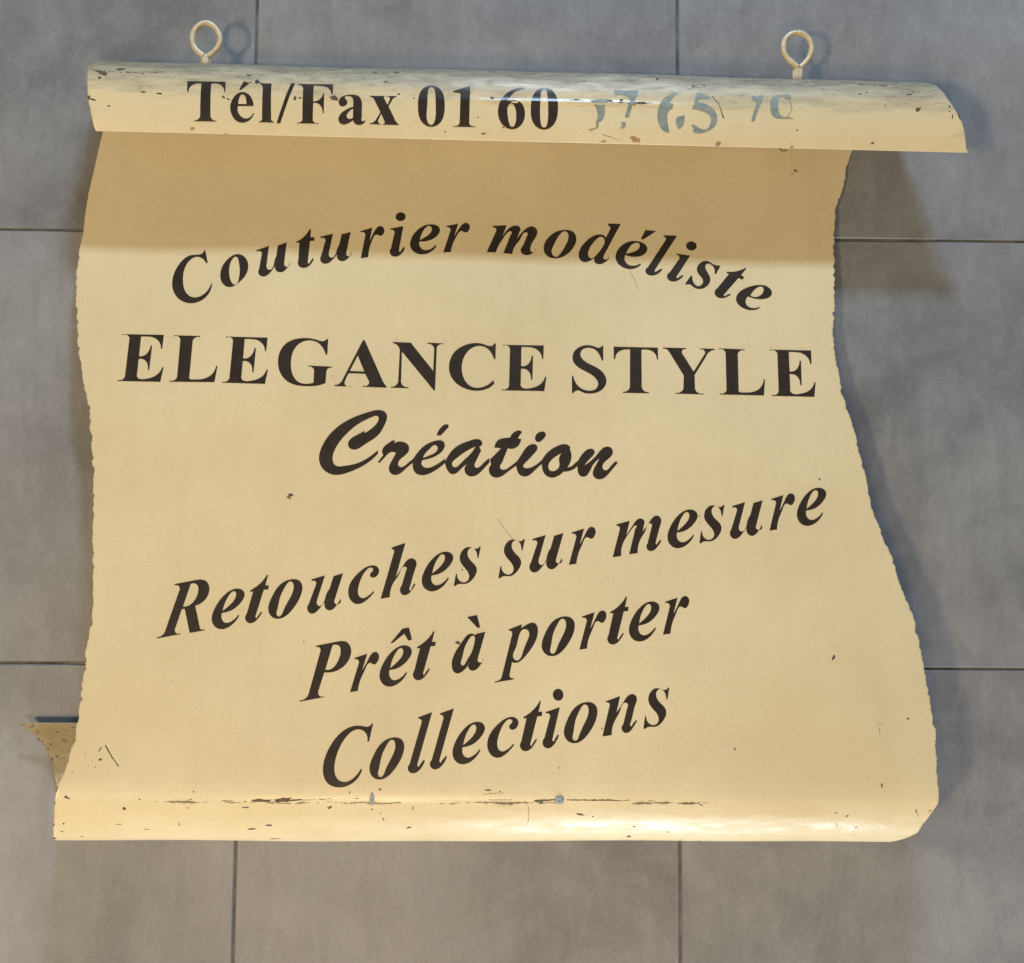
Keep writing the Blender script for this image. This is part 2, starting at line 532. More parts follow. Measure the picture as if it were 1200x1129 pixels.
s_join_a = SK[PANEL_0] - 0.004
s_join_b = SK[CREASE]
M_PTOP = mat_paint('cream_enamel_weathered', weathered=(SK[3], SK[FLAP_N]))
M_PANEL = mat_paint('cream_enamel')
SEAM_X = (at(168, 936, .098)[0], at(832, 941, .098)[0])
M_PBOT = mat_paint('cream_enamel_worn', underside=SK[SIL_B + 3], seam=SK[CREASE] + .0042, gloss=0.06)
top_roll = sheet_part('top_roll', 0.0, s_join_a, M_PTOP, sign, True, False)
top_roll['label'] = 'forward-curled top roll with weathered upper edge and telephone number'
panel = sheet_part('panel', s_join_a, s_join_b, M_PANEL, sign, False, False)
bottom_roll = sheet_part('bottom_roll', s_join_b, S[-1], M_PBOT, sign, False, True)
bottom_roll['label'] = 'bottom roll curled back beneath the panel with cracked paint'

# ------------------------------------------------------------------ curves through traced points (Hobby splines)
def hobby(P, closed):
    n = len(P)
    z = [complex(*p) for p in P]
    if n == 2 and not closed:
        return [(z[0], z[0] + (z[1] - z[0]) / 3, z[1] - (z[1] - z[0]) / 3, z[1])]
    segs = n if closed else n - 1
    d = [abs(z[(i + 1) % n] - z[i]) or 1e-9 for i in range(segs)]
    dl = [(z[(i + 1) % n] - z[i]) for i in range(segs)]
    def ang(a, b):
        return math.atan2((b / a).imag, (b / a).real) if abs(a) > 0 and abs(b) > 0 else 0.0
    psi = [0.0] * n
    rng = range(n) if closed else range(1, n - 1)
    for i in rng:
        psi[i] = ang(dl[i - 1], dl[i % segs])
    A = np.zeros((n, n)); B = np.zeros(n)
    for i in rng:
        im, ip = (i - 1) % n, (i + 1) % n
        a, b = 1 / d[i - 1], 1 / d[i % segs]
        A[i, im] += a; A[i, i] += 2 * a + 2 * b; A[i, ip] += b
        B[i] = -2 * a * psi[i] - b * psi[ip]
    if not closed:
        A[0, 0] = 1; A[0, 1] = 1; B[0] = -psi[1]
        A[n - 1, n - 2] = 1; A[n - 1, n - 1] = 1; B[n - 1] = 0
    th = np.linalg.solve(A, B)
    def vel(t, p):
        st, sp, ct, cp = math.sin(t), math.sin(p), math.cos(t), math.cos(p)
        return (2 + math.sqrt(2) * (st - sp / 16) * (sp - st / 16) * (ct - cp)) / (1 + .5 * (math.sqrt(5) - 1) * ct + .5 * (3 - math.sqrt(5)) * cp) / 3
    out = []
    for i in range(segs):
        j = (i + 1) % n
        t = th[i]
        p = -psi[j] - th[j]
        if not closed and j == n - 1:
            p = -th[j]
        u, v = vel(t, p), vel(p, t)
        c1 = z[i] + complex(math.cos(t), math.sin(t)) * dl[i] * u
        c2 = z[j] - complex(math.cos(-p), math.sin(-p)) * dl[i] * v
        out.append((z[i], c1, c2, z[j]))
    return out

def parse(txt):
    pts = []
    for tok in txt.split():
        sm = tok.endswith('s')
        a, b = tok.rstrip('s').split(',')
        pts.append((float(a), float(b), sm))
    return pts

def outline(pts, n=7):
    """pts: (x, y, smooth) closed; corners break the tangent"""
    corners = [i for i, p in enumerate(pts) if not p[2]]
    res = []
    def sample(bz):
        for a, b, c, e in bz:
            for k in range(n):
                t = k / n
                w = (1 - t) ** 3 * a + 3 * (1 - t) ** 2 * t * b + 3 * (1 - t) * t * t * c + t ** 3 * e
                res.append((w.real, w.imag))
    if not corners:
        sample(hobby([p[:2] for p in pts], True))
        return res
    m = len(pts)
    for a, i in enumerate(corners):
        j = corners[(a + 1) % len(corners)]
        span = [pts[(i + k) % m][:2] for k in range(((j - i) % m or m) + 1)]
        if len(span) == 2:
            res.append(span[0])
        else:
            sample(hobby(span, False))
    return res

def film(name, contours, parent, mat, off, sign_, step, thick_label=None):
    """thin film on the sheet: contours in (x, s); sign_ = which face of the sheet"""
    verts, faces = [], []
    for c in contours:
        cc = []
        for p in c:
            if not cc or (abs(p[0] - cc[-1][0]) + abs(p[1] - cc[-1][1])) > 4e-5:
                cc.append(p)
        if len(cc) > 2 and abs(cc[0][0] - cc[-1][0]) + abs(cc[0][1] - cc[-1][1]) < 4e-5:
            cc.pop()
        if len(cc) < 3:
            continue
        b = len(verts)
        verts += [Vector((p[0], p[1])) for p in cc]
        faces.append(list(range(b, b + len(cc))))
    vo, eo, fo, *_ = delaunay_2d_cdt(verts, [], faces, 2, 1e-7)
    bm = bmesh.new()
    bv = [bm.verts.new((v.x, v.y, 0)) for v in vo]
    for f in fo:
        try:
            bm.faces.new([bv[i] for i in f])
        except ValueError:
            pass
    lo, hi = min(v.y for v in vo), max(v.y for v in vo)
    k = math.ceil(lo / step)
    while k * step < hi:
        bmesh.ops.bisect_plane(bm, geom=bm.verts[:] + bm.edges[:] + bm.faces[:], plane_co=(0, k * step, 0), plane_no=(0, 1, 0))
        k += 1
    for v in bm.verts:
        v.co = surf(v.co.x, v.co.y, sign_ * (THK + off))
    bmesh.ops.recalc_face_normals(bm, faces=bm.faces)
    if bm.faces:
        up = sum(f.normal.z for f in bm.faces)
        if up < 0:
            bmesh.ops.reverse_faces(bm, faces=bm.faces)
    me = bpy.data.meshes.new(name)
    bm.to_mesh(me)
    bm.free()
    for p in me.polygons:
        p.use_smooth = True
    me.materials.append(mat)
    return link(bpy.data.objects.new(name, me), parent)

# ------------------------------------------------------------------ letter shapes, traced; crop = (left, top, enlargement)
CR_ = {'E': (470, 385, 6), 'L': (790, 390, 6), 'G': (300, 380, 6), 'S': (640, 385, 6), 'A': (130, 380, 6),
       'fa': (210, 75, 8), 'fb': (340, 80, 8), 'fc': (480, 80, 6), 'fd': (670, 80, 6), 'fe': (840, 80, 7.5),
       'ca': (360, 470, 6), 'cb': (540, 480, 6),
       'ra': (180, 660, 6), 'rb': (380, 620, 6), 'rc': (570, 590, 6), 'rd': (780, 550, 6), 're': (700, 580, 6),
       'pa': (340, 730, 6), 'pb': (510, 700, 6), 'pc': (670, 680, 6),
       'ka': (370, 830, 6), 'kb': (520, 800, 6), 'kc': (640, 780, 6),
       'aa': (180, 260, 6), 'ab': (360, 235, 6), 'ac': (560, 245, 6), 'ad': (730, 270, 6)}
def px(crop, x, y):
    a, b, k = CR_[crop]
    return a + x / k, b + y / k

def straighten(p):
    """a long run from a corner into a tight curve stays straight: add a corner just before the curve"""
    m = len(p)
    out = []
    for i in range(m):
        a, b = p[i], p[(i + 1) % m]
        out.append(a)
        if a[2] == b[2]:
            continue
        c = p[(i + 2) % m] if b[2] else p[i - 1]
        k = b if b[2] else a
        L, l = math.dist(a[:2], b[:2]), math.dist(k[:2], c[:2])
        if L > 2.0 * l:
            f = 0.6 * l / L
            f = 1 - f if b[2] else f
            out.append((a[0] + (b[0] - a[0]) * f, a[1] + (b[1] - a[1]) * f, False))
    return out

SH = {}
def shape(name, crop, *contours):
    SH[name] = [[(*px(crop, x, y), s) for x, y, s in straighten(parse(c))] for c in contours]

# upright bold capitals
shape('E', 'E', "716,118 1003,122 1000,216 991,216 972,166s 930,139s 880,133s 846,133 844,268 885,260s 908,232s 918,195 928,195 923,362 912,362 904,315s 880,291s 843,287 841,405s 860,423s 900,424s 975,398s 1012,343 1021,343 1007,443 709,438 709,430 742,428s 759,405 766,148 757,129s 716,126")
shape('L', 'L', "313,113 495,120 495,127 462,130s 446,152 452,400 456,418s 478,423s 530,422s 595,398s 628,331 638,331 630,443 319,437 319,429 350,427s 367,405 360,148 351,127s 313,121")
shape('G', 'G', "498,106 508,107 502,216 491,216 476,178s 440,135s 365,117s 290,152s 247,265s 258,355s 300,409s 360,422s 405,414 409,335 400,309s 368,300 368,293 536,301 536,308 507,314s 495,335 490,415 440,432s 360,438s 240,415s 168,335s 156,265s 200,150s 350,100s 430,113s 475,121s")
shape('A', 'G', "752,114 764,114 893,405s 918,440 918,447 752,441 752,433 785,430s 795,415s 788,390 768,350 652,346 628,395s 624,422s 668,434 668,440 552,437 552,429 585,420s 608,393", "660,330 762,334 716,222")
shape('N', 'E', "-57,96 68,101 226,300 233,148 225,125s 185,109 185,101 298,107 298,114 262,119s 251,145 239,437 231,437 6,163 0,365 10,400s 52,413 52,421 -72,417 -72,410 -38,402s -20,370 -9,155 -18,128s -57,104")
shape('C', 'E', "656,108 666,108 664,217 653,217 640,185s 605,142s 545,125s 475,157s 427,270s 440,350s 482,404s 540,420s 600,404s 650,365 655,391 610,424s 530,440s 430,415s 352,340s 337,270s 370,175s 440,123s 520,105s 585,115s 640,124s")
shape('S', 'S', "391,125 401,125 401,228 391,228 378,195s 345,152s 295,138s 256,150s 240,185s 268,230s 350,275s 408,325s 423,372s 395,430s 310,460s 255,450s 222,438s 203,444s 190,457 181,457 181,335 190,335 205,380s 245,424s 305,440s 350,426s 365,392s 345,350s 270,300s 200,250s 185,200s 215,145s 290,120s 340,130s 375,138s")
shape('T', 'S', "474,131 784,139 786,221 776,221 762,178s 730,157s 669,154 671,410 685,440s 721,451 721,459 540,455 540,447 574,438s 588,410 589,151 545,152s 505,170s 486,217 475,217")
shape('Y', 'S', "819,138 984,142 984,150 960,153s 953,168s 965,195 1035,308 1110,188 1114,165s 1081,152 1081,144 1184,147 1184,154 1150,165s 1122,202 1042,330 1045,425 1058,450s 1104,459 1104,467 911,462 911,455 948,448s 964,422 966,335 868,175s 845,150s 819,146")
# upright bold letters and figures of the flap
shape('e_up', 'fa', "553,398 699,398 682,330s 645,285s 590,269s 520,310s 480,405s 500,490s 545,540s 600,553s 660,530s 702,470 692,463 660,505s 620,514s 575,490s", "556,380 633,380 626,320s 611,297s 592,291s 568,315s")
shape('acute_up', 'fa', "608,167 662,186 582,248 564,245")
shape('l_up', 'fa', "722,160 785,186 867,187 862,510 870,536s 889,544 889,552 747,549 747,541 768,535s 778,510 785,232 776,203s 722,178")
shape('slash', 'fa', "1050,183 1088,184 948,560 914,557")
shape('F', 'fb', "76,149 403,152 400,246 388,249 374,205s 340,178s 290,168s 222,165 216,312 260,304s 290,280s 310,240 320,240 316,424 305,424 295,370s 265,335s 216,328 212,490 225,508s 268,513 268,522 65,519 65,511 100,505s 115,485 122,200 110,168s 76,158")
shape('a_up', 'fb', "706,492 693,516s 650,534s 608,521s 590,490 540,521s 495,530s 457,500s 460,450s 510,400s 591,363 592,310s 578,274s 545,264s 514,275s 524,296s 537,325s 520,350s 490,360s 459,337s 458,305s 490,268s 560,250s 640,265s 673,325s 672,470 681,500s 699,488", "590,380 542,420s 530,455s 545,475s 565,478s 590,463")
shape('x', 'fb', "749,262 886,264 886,271 880,285s 912,347 937,297s 930,276s 898,271 898,264 1001,266 1001,273 965,290s 922,360 990,500s 1018,527 1018,535 871,533 871,526 886,518s 885,500 855,430 826,490s 832,517s 852,523 852,530 747,527 747,520 785,506s 805,486 848,415 785,290s 749,270")
shape('zero_a', 'fc', "152,126s 215,152s 247,270s 218,382s 150,414s 88,382s 59,270s 90,152s", "153,138s 178,165s 184,270s 176,375s 150,401s 125,375s 124,270s 130,165s")
shape('one', 'fc', "306,165 420,130 427,131 419,390 430,405s 461,408 461,416 306,413 306,405 340,402s 352,385 358,195 350,177s 308,173")
shape('six', 'fc', "810,141 810,149 750,165s 703,210s 690,238 730,231s 785,250s 811,320s 785,400s 720,431s 650,395s 621,300s 650,215s 720,157s", "715,252s 740,275s 750,340s 740,398s 720,415s 702,395s 688,320s 695,265s")
shape('zero_b', 'fc', "945,142s 1015,175s 1043,285s 1010,402s 945,434s 880,402s 852,285s 880,175s", "945,155s 968,185s 974,290s 968,390s 945,420s 922,390s 917,290s 922,185s")
# peeled, bleached figures
shape('faded_three', 'fd', "128,236 160,228s 205,222 250,224 248,246 230,268 232,325s 216,365s 184,386 190,408 176,428 150,434 140,442 116,438 124,430 158,426 174,412 168,388 180,345s 172,290s 158,268")
shape('faded_seven', 'fd', "296,160 380,166 466,164 462,196 445,222 438,262 424,268 404,342 390,352 372,348 385,300 398,262 404,222s 352,196s 303,196")
shape('faded_blob', 'fd', "346,386 362,380 380,392 374,416 356,428 338,424 354,406")
shape('faded_six', 'fd', "722,178 742,182 704,222s 684,250 714,254 706,288 680,308s 672,372s 686,456 650,446s 610,392s 604,305s 640,225s")
shape('faded_six_bowl', 'fd', "742,346 790,333 792,372s 770,420s 754,432 736,404s 731,372s")
shape('faded_five', 'fd', "884,174 934,188 972,208 970,219 890,222 886,240 960,265s 1015,320s 1012,400s 952,446s 890,460s 848,446 856,430 838,402 856,396 900,426s 948,430s 974,392s 970,337s 930,310s 844,290 856,262 872,204")
shape('faded_seven_end', 'fe', "303,242 356,250 404,236 402,282 372,352 352,402 330,468 300,464 318,402 346,320s 332,292s 308,284")
shape('faded_zero_end', 'fe', "474,285s 500,252s 545,240 632,234 656,270 622,282 606,252 545,254 538,300s 540,370s 560,415s 625,428 648,446 572,447s 492,425s 468,355s")
# brush script
shape('script_C', 'ca', "496,347 499,370 420,440s 300,500s 200,521s 122,490s 84,412s 105,320s 200,195s 330,115s 440,76s 510,65s 557,92s 550,155s 500,240s 400,310s 325,343s 288,312s 302,272s 350,240s 402,212 406,226 470,180s 502,130s 498,110s 465,110s 380,150s 260,250s 192,350s 180,420s 200,455s 250,460s 350,440s 430,400s")
shape('script_r', 'ca', "497,430 536,380 527,350s 560,305s 608,275 617,283 612,298 690,295s 716,325s 690,382s 640,435s 648,463s 685,457s 748,405 748,432 690,480s 615,521s 576,490s 590,430s 625,366 585,362s 550,392s 508,437")
shape('script_e', 'ca', "746,408 775,365s 830,312s 900,281s 962,292s 958,342s 900,390s 815,415 803,442s 830,470s 890,458s 970,406 970,436 900,490s 820,522s 760,505s 742,455s", "814,402 870,380s 917,328s 905,312s 870,328s 830,370s")
shape('script_acute', 'ca', "955,174s 994,174s 992,188s 940,243 912,245 914,230")
shape('script_a', 'cb', "-112,372 -85,320s -20,255s 60,222s 125,211s 151,235s 130,262 143,290 100,378s 102,408s 145,393s 200,344 203,372 150,430s 70,472s 33,448s 46,382 0,420s -60,456s -98,420s", "104,262 30,300s -38,350s -62,385s -50,405s 0,380s 60,322s")
shape('script_t', 'cb', "209,372 205,352 230,330 283,275 234,269 240,253 265,216s 310,203s 345,200 370,166s 408,150s 428,162s 400,206 426,211 420,228 380,274s 330,275 290,375s 277,414s 300,426s 345,405s 392,368 393,396 330,440s 240,480s 203,452s 213,390")
shape('script_i', 'cb', "388,375 430,312s 500,246s 536,260s 515,312s 455,375s 440,405s 465,416s 510,402s 577,348 576,380 520,430s 450,473s 405,450s 391,405s")
shape('script_dot', 'cb', "522,210s 558,160s 593,166s 575,215s 540,231s")
shape('script_o', 'cb', "573,352 620,295s 690,254s 745,249s 769,268 766,285 776,312s 768,375s 748,409 780,400s 834,352 832,385 775,430s 722,439 690,465s 635,481s 585,450s 570,400s", "713,308 650,345s 615,400s 628,432s 668,430s 692,400s 690,350s")
shape('script_n', 'cb', "826,360 865,303s 910,278s 938,291s 920,335s 866,396 960,315s 1030,263s 1064,282s 1045,342s 995,405s 1010,429s 1050,405s 1093,364 1101,380 1050,440s 965,492s 930,465s 945,400s 975,347 920,408s 850,474s 824,445s 820,400s")
# bold italic
shape('R', 'ra', "150,148 290,122s 370,128s 393,180s 370,250s 294,300 325,450 336,468s 361,463 359,474 255,492 220,322 200,325 157,450 152,482s 162,495s 191,491 190,500 26,531 24,523 56,512s 80,485 180,200 181,166s 150,157", "262,148 208,307 245,301s 290,262s 316,190s 306,152s 285,143s")
shape('e', 'ra', "597,364 603,371 550,436s 460,463s 414,420s 430,320s 510,215s 590,180s 638,208s 620,270s 560,326s 482,350 479,390s 500,419s 545,412s", "486,337 540,292s 581,222s 572,200s 540,215s 502,282s")
shape('t', 'ra', "798,83 805,86 785,158 811,157 806,186 775,188 717,372s 722,387s 757,341 764,346 735,390s 675,423s 647,400s 655,358 700,200 678,203 680,192 740,152s")
shape('o', 'ra', "972,114s 1032,132s 1042,205s 980,322s 860,391s 811,350s 830,242s 890,152s", "967,130s 985,157s 962,240s 910,342s 875,375s 868,332s 890,240s 932,155s")
shape('u', 'rc', "324,252 416,225 368,395s 376,432s 425,375s 450,320 476,230 541,211 492,385s 493,418s 522,382 529,388 500,437s 455,465s 425,445s 437,390 385,455s 332,487s 304,462s 312,420 357,285 351,265s 325,266")
shape('c', 'rb', "347,436 352,445 300,500s 225,528s 174,478s 180,390s 250,302s 335,258s 381,277s 374,327s 342,343s 322,320s 345,287s 335,274s 300,287s 252,370s 237,440s 258,485s 305,475s")
shape('h', 'rb', "473,133 571,99 503,340 560,252s 615,208s 648,235s 640,282s 600,415s 606,436s 632,384 641,390 610,440s 555,465s 534,440s 545,400 581,275s 570,266s 530,312s 490,375s 462,481 397,492 492,162 486,146s 473,141")
shape('s', 'rc', "262,252 270,254 255,331 246,331 240,290s 203,262s 178,292s 200,350s 242,402s 222,472s 165,513s 115,515s 95,528 84,527 98,442 106,445 125,492s 160,502s 190,472s 175,420s 126,350s 135,290s 190,256s 238,268s")
shape('r', 'rc', "599,207 686,179 655,292 700,205s 745,168s 766,190s 757,235s 735,251s 710,240s 680,272s 655,330s 632,426 579,434 632,237 625,221s 599,216")
shape('m', 're', "133,210 227,184 203,285 255,205s 305,168s 331,190s 318,260 370,185s 425,149s 447,172s 442,215s 410,335s 415,350s 442,317 450,322 415,375s 375,397s 348,380s 352,345 384,215s 376,203s 340,245s 310,300s 283,411 223,420 266,240s 272,217s 258,222s 215,280s 185,330s 167,431 107,440 158,240 152,225s 133,219")
shape('n', 'kc', "419,252 519,216 494,332 550,246s 607,202s 636,226s 628,272s 592,405s 596,427s 630,385 639,390 605,445s 560,475s 533,455s 541,415 575,278s 565,263s 522,310s 482,390s 461,490 395,499 446,282 440,263s 419,262")
shape('i', 'kb', "717,208 816,174 766,390s 770,414s 802,365 809,371 780,430s 725,462s 697,437s 707,392 748,237 741,221s 717,218")
shape('dot', 'kb', "767,90s 803,45s 841,80s 806,128s")
shape('l', 'ka', "720,65 819,29 716,392s 722,411s 760,364 768,370 735,430s 685,458s 651,437s 660,395 746,97 740,81s 720,73")
shape('P', 'pa', "182,162 330,133s 400,138s 429,190s 400,282s 320,340s 240,349 199,480s 203,511s 237,515 235,524 70,554 67,546 110,531s 130,500 213,202 210,179s 182,171", "298,160 247,331 290,325s 335,272s 356,197s 342,160s 320,154s")
shape('circumflex', 'pa', "704,146 790,42 836,34 858,120 832,125 803,78 725,141")
shape('a', 'pb', "281,268 292,257 353,244 300,430s 303,456s 333,431 341,438 312,485s 262,517s 234,498s 242,460 195,520s 145,534s 118,492s 135,400s 195,305s 255,257s", "272,273s 279,300s 255,390s 215,460s 190,481s 185,442s 205,362s 243,288s")
shape('grave', 'pb', "225,140 294,126 317,213 298,217")
shape('p', 'pb', "516,228 610,191 604,220 650,190s 700,184s 721,222s 700,320s 630,420s 565,462s 540,456 522,550s 530,566s 553,568 551,578 418,601 422,591 455,580s 470,550 541,262s 535,240s 516,237", "628,225s 655,238s 650,300s 612,400s 572,446s 551,432s 565,360s 592,262s")
shape('C_it', 'ka', "396,107 404,108 375,236 362,234 360,190s 330,156s 290,150s 215,202s 145,340s 132,430s 155,500s 210,519s 268,490s 318,427 327,432 280,510s 180,556s 82,525s 51,430s 85,300s 170,180s 270,126s 330,127s 372,129s")
# letters of the arched line that keep their own outline
shape('C_arch', 'aa', "358,205 366,207 383,290 374,298 350,266s 310,250s 255,276s 215,350s 209,430s 235,508s 290,535s 350,516s 390,475s 408,436 414,440 395,500s 340,555s 260,576s 180,545s 134,462s 145,370s 195,285s 270,238s 320,235s 346,225s")
shape('o_arch', 'aa', "590,232s 645,255s 668,315s 645,385s 590,440s 535,463s 490,440s 471,380s 490,310s 535,257s", "580,250s 600,277s 608,340s 598,418s 575,446s 550,430s 534,370s 540,300s 560,262s")
shape('dot_arch', 'ab', "622,120s 655,87s 692,112s 660,148s")
shape('m_arch', 'ac', "103,121 202,115 165,217 215,141s 270,118s 300,140s 273,217 330,146s 385,125s 416,152s 405,202s 368,285s 375,302s 402,280 409,286 380,315s 340,326s 304,305s 315,265 351,177s 340,166s 302,205s 265,257s 241,318 179,312 230,185s 235,160s 220,160s 180,205s 147,255s 127,307 62,305 131,152 122,135s 103,130")
shape('o_arch_b', 'ac', "615,149s 670,165s 692,213s 670,275s 610,331s 540,349s 480,325s 462,275s 485,215s 545,165s", "620,161s 637,190s 615,260s 572,325s 547,338s 522,320s 535,252s 582,175s")
shape('d', 'ac', "913,107 1003,109 888,325s 884,352s 915,344 923,350 890,380s 850,391s 820,375s 826,342 785,368s 735,373s 709,335s 740,252s 820,190s 875,186s 900,205 934,137 915,118", "868,200s 888,217s 870,280s 822,338s 788,348s 774,322s 800,255s 838,212s")
shape('acute_arch', 'ad', "158,2 232,10 142,69 124,66")
shape('dot_arch_b', 'ad', "443,115s 478,82s 517,112s 482,146s")
shape('s_arch', 'ad', "683,250 680,262 652,311 642,306 640,270s 610,240s 585,241s 579,270s 600,310s 613,350s 590,395s 540,416s 500,406s 470,385s 442,388 437,378 478,321 486,326 492,365s 525,396s 555,382s 561,355s 530,310s 519,270s 545,232s 590,219s 630,240s 660,250s")
shape('e_arch_c', 'ad', "960,539 960,549 900,564s 830,541s 794,490s 815,440s 880,402s 960,387s 1030,410s 1046,447s 1010,481s 950,486s 878,468 861,500s 870,530s 910,549s", "895,462 950,468s 986,432s 980,402s 950,402s 915,430s")

# ------------------------------------------------------------------ lettering on the sheet
def put(shape_name, branch, label=None, mat=None, ref=None, to=None, tri=None, parent=None, name='letter'):
    """ref/to: move along the sheet so that photo point ref lands on photo point to; tri: three point pairs (affine)"""
    cs = SH[shape_name]
    if tri is not None:
        src = np.array([[*p, 1] for p, q in tri])
        dst = np.array([q for p, q in tri])
        A = np.linalg.solve(src, dst)
        cs = [[(*(np.array([x, y, 1]) @ A), s) for x, y, s in c] for c in cs]
    dx = ds = 0.0
    if ref is not None:
        a, b = onsheet(*ref, branch), onsheet(*to, branch)
        dx, ds = b[0] - a[0], b[1] - a[1]
    cont = []
    for c in cs:
        q = []
        for x, y, s in c:
            X, Sx = onsheet(x, y, branch)
            q.append((X + dx, Sx + ds, s))
        cont.append(outline(q))
    flap = branch == 'flap'
    o = film(name, cont, parent or (top_roll if flap else panel), mat or M_VINYL, 0.00025, -1 if flap else 1, 0.004 if flap else 0.012)
    if label:
        o['label'] = label
    return o

def T3(crop_a, pa, crop_b, pb):
    return [(px(crop_a, *a), px(crop_b, *b)) for a, b in zip(pa, pb)]

def word(branch, *items):
    for it in items:
        put(it[0], branch, **(it[1] if len(it) > 1 else {}))

# flap: telephone number
put('T', 'flap', tri=T3('S', [(474, 131), (784, 139), (540, 455)], 'fa', [(80, 169), (437, 174), (143, 541)]))
for n_ in ('e_up', 'l_up', 'slash', 'F', 'a_up', 'x', 'zero_a', 'one', 'six', 'zero_b'):
    put(n_, 'flap')
put('acute_up', 'flap', name='accent')
for n_ in ('faded_three', 'faded_seven', 'faded_six', 'faded_six_bowl', 'faded_five', 'faded_seven_end', 'faded_zero_end', 'faded_blob'):
    put(n_, 'flap', label='bleached blue-grey remains of a peeling figure', mat=M_FADED)

# arched line
pu = [(324, 252), (541, 211), (332, 487)]
pr = [(599, 212), (579, 434), (766, 205)]
pt = [(802, 84), (678, 200), (761, 343)]
pe = [(600, 367), (482, 350), (590, 180)]
pi_ = [(717, 213), (816, 174), (806, 368)]
put('C_arch', 'panel')
put('o_arch', 'panel')
put('u', 'panel', tri=T3('rc', pu, 'aa', [(724, 205), (937, 149), (776, 389)]))
put('t', 'panel', tri=T3('ra', pt, 'aa', [(1103, 54), (1004, 150), (1123, 261)]))
put('u', 'panel', tri=T3('rc', pu, 'ab', [(92, 258), (306, 224), (126, 447)]))
put('r', 'panel', tri=T3('rc', pr, 'ab', [(374, 223), (377, 408), (542, 213)]))
put('i', 'panel', tri=T3('kb', pi_, 'ab', [(583, 205), (676, 184), (683, 332)]))
put('dot_arch', 'panel', name='letter_dot')
put('e', 'panel', tri=T3('ra', pe, 'ab', [(906, 320), (790, 291), (882, 171)]))
put('r', 'panel', tri=T3('rc', pr, 'ab', [(976, 187), (957, 368), (1142, 192)]))
put('m_arch', 'panel')
put('o_arch_b', 'panel')
put('d', 'panel')
put('e', 'panel', tri=T3('ra', pe, 'ac', [(1143, 391), (1036, 327), (1148, 238)]))
put('acute_arch', 'panel', name='accent')
put('l', 'panel', tri=T3('ka', [(720, 68), (819, 29), (765, 367)], 'ad', [(282, 41), (379, 42), (273, 277)]))
put('i', 'panel', tri=T3('kb', pi_, 'ad', [(374, 172), (471, 182), (421, 321)]))
put('dot_arch_b', 'panel', name='letter_dot')
put('s_arch', 'panel')
put('t', 'panel', tri=T3('ra', pt, 'ad', [(864, 269), (726, 299), (756, 451)]))
put('e_arch_c', 'panel')

# name line
pE = [(716, 118), (1003, 122), (709, 438)]
put('E', 'panel', tri=T3('E', pE, 'A', [(85, 74), (374, 78), (49, 403)]))
put('L', 'panel', tri=T3('L', [(313, 113), (495, 120), (319, 437)], 'A', [(446, 81), (630, 86), (414, 407)]))
put('E', 'panel', tri=T3('E', pE, 'A', [(811, 90), (1103, 98), (781, 413)]))
for n_ in ('G', 'A', 'N', 'C', 'E', 'S', 'T', 'Y', 'L'):
    put(n_, 'panel')
put('E', 'panel', tri=T3('E', pE, 'L', [(673, 121), (962, 127), (686, 445)]))

# script line
for n_ in ('script_C', 'script_r', 'script_e', 'script_a', 'script_t', 'script_i', 'script_o', 'script_n'):
    put(n_, 'panel')
put('script_acute', 'panel', name='accent')
put('script_dot', 'panel', name='letter_dot')

# rising lines
R_e, R_s, R_u, R_r, R_t = px('ra', 600, 367), px('rc', 268, 253), px('rc', 324, 252), px('rc', 599, 207), px('ra', 802, 84)
R_o = (px('ra', 811, 0)[0], px('ra', 0, 391)[1])
R_c, R_l = px('rb', 349, 440), px('ka', 819, 29)
for n_ in ('R', 'e', 't', 'o', 'c', 'h', 's', 'u', 'r', 'm', 'P', 'a', 'p', 'C_it', 'l', 'i', 'n'):
    put(n_, 'panel')
put('circumflex', 'panel', name='accent')
put('grave', 'panel', name='accent')
put('dot', 'panel', name='letter_dot')
for n_, ref, crop, xy in (
        ('u', R_u, 'ra', (1111, 115)), ('e', R_e, 'rb', (873, 344)), ('s', R_s, 'rb', (1098, 126)),
        ('e', R_e, 'rd', (196, 463)), ('s', R_s, 'rd', (410, 253)), ('u', R_u, 'rd', (467, 260)), ('r', R_r, 'rd', (742, 210)), ('e', R_e, 'rd', (1104, 307)),
        ('r', R_r, 'pa', (452, 248)), ('e', R_e, 'pa', (820, 349)), ('t', R_t, 'pa', (1013, 60)), ('r', R_r, 'pb', (1032, 136)),
        ('t', R_t, 'pc', (385, 117)), ('e', R_e, 'pc', (588, 335)), ('r', R_r, 'pc', (656, 153)),
        ('l', R_l, 'ka', (972, 2)), ('e', R_e, 'ka', (1155, 291)), ('c', R_c, 'kb', (491, 434)), ('t', R_t, 'kb', (680, 130)), ('s', R_s, 'kc', (863, 157))):
    put(n_, 'panel', ref=ref, to=px(crop, *xy))
for to in ((px('pb', 757, 0)[0], px('pb', 0, 414)[1]), (px('ka', 385, 0)[0], px('ka', 0, 501)[1]), (px('kb', 854, 0)[0], px('kb', 0, 426)[1])):
    put('o', 'panel', ref=R_o, to=to)

